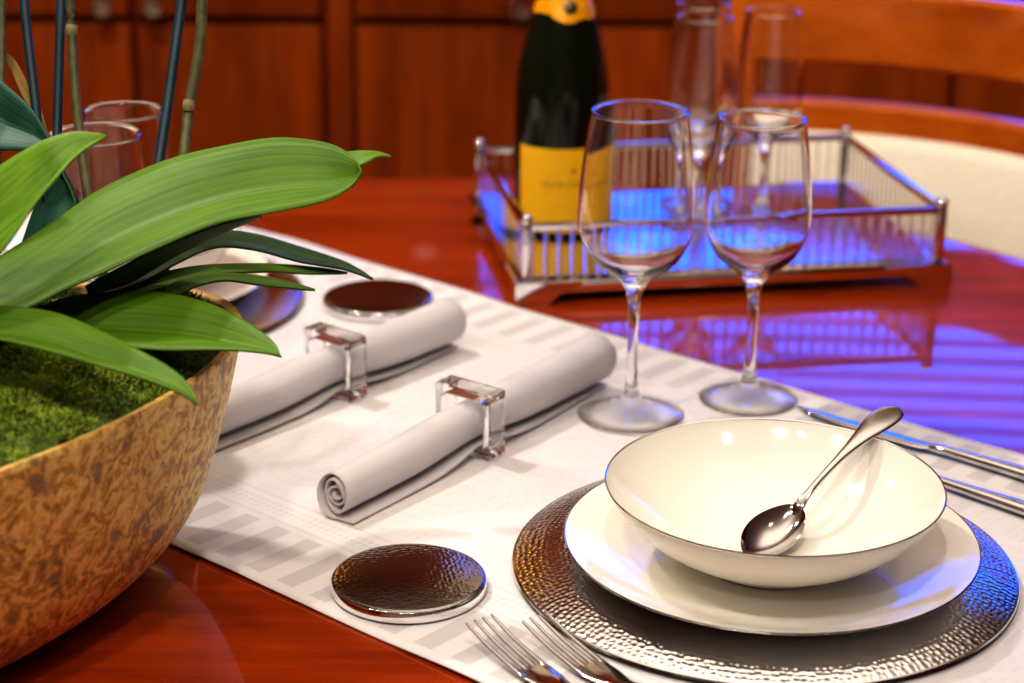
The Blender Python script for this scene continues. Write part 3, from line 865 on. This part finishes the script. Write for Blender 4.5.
# underside fold seen below it
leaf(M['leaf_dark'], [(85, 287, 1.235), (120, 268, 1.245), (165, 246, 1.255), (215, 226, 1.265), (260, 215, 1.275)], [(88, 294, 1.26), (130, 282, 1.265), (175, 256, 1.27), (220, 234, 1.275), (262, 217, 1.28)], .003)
leaf(M['leaf_bright'], [(345, 152, 1.40), (362, 151, 1.40), (378, 152, 1.40), (391, 156, 1.40)], [(345, 172, 1.39), (364, 164, 1.39), (378, 157, 1.395), (391, 157, 1.40)], .002)
# dark arching leaf below
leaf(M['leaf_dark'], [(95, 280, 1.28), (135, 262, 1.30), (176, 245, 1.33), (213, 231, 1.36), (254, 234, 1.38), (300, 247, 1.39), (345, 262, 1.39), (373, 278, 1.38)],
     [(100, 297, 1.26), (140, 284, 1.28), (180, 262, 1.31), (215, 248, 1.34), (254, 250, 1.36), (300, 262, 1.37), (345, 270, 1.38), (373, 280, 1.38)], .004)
leaf(M['leaf'], [(120, 288, 1.28), (155, 275, 1.30), (200, 266, 1.33), (260, 264, 1.36), (310, 267, 1.38), (347, 272, 1.39)], [(125, 297, 1.26), (160, 289, 1.28), (200, 277, 1.31), (260, 272, 1.34), (310, 274, 1.37), (347, 274, 1.39)], .003)
leaf(M['leaf'], [(150, 300, 1.28), (180, 280, 1.29), (220, 274, 1.31), (265, 277, 1.32), (315, 289, 1.32)], [(155, 306, 1.27), (185, 291, 1.28), (222, 281, 1.30), (265, 286, 1.31), (315, 291, 1.32)], .002)
# broad leaf over the right of the bowl
leaf(M['leaf'], [(20, 320, 1.25), (60, 300, 1.25), (105, 293, 1.25), (160, 293, 1.25), (210, 304, 1.235), (252, 325, 1.215), (274, 343, 1.20), (281, 356, 1.19)],
     [(20, 338, 1.215), (60, 336, 1.21), (105, 344, 1.20), (160, 350, 1.195), (210, 350, 1.19), (245, 351, 1.187), (270, 354, 1.187), (281, 357, 1.19)], .010)
# front leaf drooping over the rim
leaf(M['leaf'], [(-60, 305, 1.17), (0, 306, 1.17), (55, 313, 1.165), (100, 331, 1.155), (140, 351, 1.14), (170, 368, 1.13), (188, 384, 1.12), (198, 404, 1.11)],
     [(-60, 336, 1.13), (0, 340, 1.13), (55, 353, 1.125), (100, 366, 1.12), (140, 378, 1.115), (168, 388, 1.11), (186, 397, 1.11), (198, 405, 1.11)], .009)
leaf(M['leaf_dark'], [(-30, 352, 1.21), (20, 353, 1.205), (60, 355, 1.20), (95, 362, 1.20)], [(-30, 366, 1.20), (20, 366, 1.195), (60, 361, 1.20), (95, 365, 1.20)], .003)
# bright upright leaf at the left
leaf(M['leaf_bright'], [(-60, 205, 1.20), (0, 166, 1.19), (24, 151, 1.185), (48, 139, 1.18), (76, 132, 1.18), (107, 135, 1.18)],
     [(-40, 300, 1.14), (6, 246, 1.135), (34, 205, 1.14), (58, 176, 1.15), (78, 155, 1.165), (107, 136, 1.18)], .014)
leaf(M['leaf_teal'], [(-60, 60, 1.32), (-20, 66, 1.31), (10, 88, 1.30), (34, 112, 1.29), (48, 137, 1.28)], [(-60, 165, 1.28), (-20, 150, 1.28), (4, 150, 1.28), (26, 150, 1.28), (47, 150, 1.28)], .010)
leaf(M['leaf_teal'], [(20, 250, 1.33), (36, 205, 1.33), (52, 180, 1.33), (60, 170, 1.33)], [(36, 262, 1.31), (58, 222, 1.31), (76, 206, 1.31), (62, 172, 1.32)], .004)
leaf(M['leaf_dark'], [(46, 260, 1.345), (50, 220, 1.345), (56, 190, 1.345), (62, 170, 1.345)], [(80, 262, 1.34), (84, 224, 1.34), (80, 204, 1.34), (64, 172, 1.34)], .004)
leaf(M['leaf_dry'], [(4, 52, 1.36), (16, 62, 1.36), (30, 88, 1.355), (42, 112, 1.35), (52, 150, 1.345), (62, 185, 1.34), (72, 208, 1.335)], [(4, 58, 1.36), (11, 70, 1.36), (22, 95, 1.355), (36, 120, 1.35), (47, 152, 1.345), (58, 188, 1.34), (70, 210, 1.335)], .002, name='withered_leaf')

def stalk(name, mat, pts, rad):
    b = NB(); P = [at(*p)-OP for p in pts]; add_tube(b, [tuple(p) for p in P], rad, 12, 40)
    return finish(name, b, mat, orc, angle=60)
def down(px, py, d, drop):       # continue a stalk to the soil
    return (px, py, d)
stalk('stake', M['stake'], [(22, -70, 1.345), (24, 0, 1.345), (37, 118, 1.335), (52, 250, 1.325), (62, 330, 1.315)], .0032)
stalk('stake', M['stake'], [(63, -70, 1.36), (61, 0, 1.355), (57, 135, 1.345), (54, 250, 1.33), (52, 330, 1.32)], .0033)
stalk('stake', M['stake'], [(192, -70, 1.37), (182, 0, 1.37), (158, 167, 1.35), (132, 290, 1.33), (122, 335, 1.32)], .0036)
s1 = stalk('flower_stem', M['stem'], [(66, -70, 1.335), (70, 0, 1.335), (72, 40, 1.335), (77, 110, 1.33), (88, 195, 1.325), (104, 280, 1.32), (112, 335, 1.31)], [.0028, .0030, .0032, .0032, .0034, .0034, .0034])
s2 = stalk('flower_stem', M['stem'], [(203, -70, 1.36), (202, 0, 1.36), (199, 50, 1.358), (189, 107, 1.355), (183, 160, 1.345), (165, 260, 1.335), (155, 335, 1.325)], [.0036, .0039, .0039, .0038, .0038, .0038, .0038])
s3 = stalk('flower_stem', M['stem'], [(3, -70, 1.36), (2, 0, 1.36), (1, 85, 1.35), (-6, 220, 1.335), (-10, 330, 1.325)], .0027)
for st, px, py, d in ((s1, 71, 31, 1.335), (s2, 188, 106, 1.352)):
    b = NB(); p0 = at(px, py+5, d)-OP; p1 = at(px+1, py-6, d)-OP
    add_tube(b, [tuple(p0), tuple(p0.lerp(p1, .5)), tuple(p1)], [.0032, .0042, .0036], 12, 12); finish('stem_node', b, M['twig'], st)

# ------------------------------------------------------------------ light
def disc(x, y, power, size=.09, col=(1, .91, .82), z=ZC-.012):
    l = bpy.data.lights.new('downlight_or_fill', 'AREA'); l.shape = 'DISK'; l.size = size; l.energy = power; l.color = col
    o = bpy.data.objects.new('downlight_or_fill', l); C.objects.link(o); o.location = (x, y, z)
    return o
def spot(x, y, tx, ty, tz, power, cone, size=.05, col=(1, .84, .64)):
    l = bpy.data.lights.new('downlight_or_fill', 'SPOT'); l.energy = power; l.color = col; l.spot_size = R(cone); l.spot_blend = .7; l.shadow_soft_size = size
    o = bpy.data.objects.new('downlight_or_fill', l); C.objects.link(o); o.location = (x, y, ZC-.02)
    o.rotation_euler = (Vector((tx, ty, tz))-Vector((x, y, ZC-.02))).to_track_quat('-Z', 'Y').to_euler()
for x, y, p in ((-.75, 1.95, 22), (-.9, .75, 10), (.0, .35, 10), (.85, .55, 3), (-.35, -.5, 10), (-1.4, 2.5, 7)):
    disc(x, y, p)
spot(.75, 1.0, .54, 2.32, .86, 120, 32, .05, (1, .88, .74))           # over the chair
spot(-.35, 1.9, -.5, 3.1, .6, 26, 60)            # washing the sideboard
spot(.45, 2.75, .45, 3.5, 1.95, 60, 95, .08)     # added fill, brightens the pelmet that the charger reflects
spot(-1.3, 2.1, -1.15, 3.5, 1.6, 60, 60, .05, (1, .62, .22))    # added warm fill on the far wall, for amber in the charger
def panel(x, y, z, tx, ty, tz, sx, sy, power, col):
    l = bpy.data.lights.new('added_soft_light', 'AREA'); l.shape = 'RECTANGLE'; l.size = sx; l.size_y = sy; l.energy = power; l.color = col
    o = bpy.data.objects.new('added_soft_light', l); C.objects.link(o); o.location = (x, y, z)
    o.rotation_euler = (Vector((tx, ty, tz))-Vector((x, y, z))).to_track_quat('-Z', 'Y').to_euler()
panel(-.80, 3.50, 1.72, -.80, 0, 1.2, .44, .30, .75, (1, .55, .08))      # unseen amber panel, added to show in the charger's rim
panel(.2, 1.7, 2.0, .2, 1.7, 3, 1.7, 1.5, 27, (1, .92, .84))             # up-facing fill added to lighten the ceiling, no fixture
spot(.0, .9, .045, 1.9, T+.09, 45, 16, .05, (1, .92, .82))   # extra spot added to lift the bottle label
spot(-.35, .45, -.22, 1.0, T, 46, 34)            # near corner of the table and the planter
w = bpy.data.worlds.new('world'); bpy.context.scene.world = w; w.use_nodes = True
w.node_tree.nodes['Background'].inputs[0].default_value = (1, .9, .8, 1); w.node_tree.nodes['Background'].inputs[1].default_value = .05

sc = bpy.context.scene
sc.view_settings.view_transform = 'Standard'
sc.view_settings.look = 'Medium High Contrast'
sc.view_settings.exposure = -0.42
cy = sc.cycles
cy.use_denoising = True
cy.max_bounces = 14; cy.transmission_bounces = 14; cy.glossy_bounces = 8; cy.diffuse_bounces = 4; cy.transparent_max_bounces = 12
cy.caustics_refractive = True; cy.caustics_reflective = False
cy.blur_glossy = .6; cy.sample_clamp_indirect = 6.0
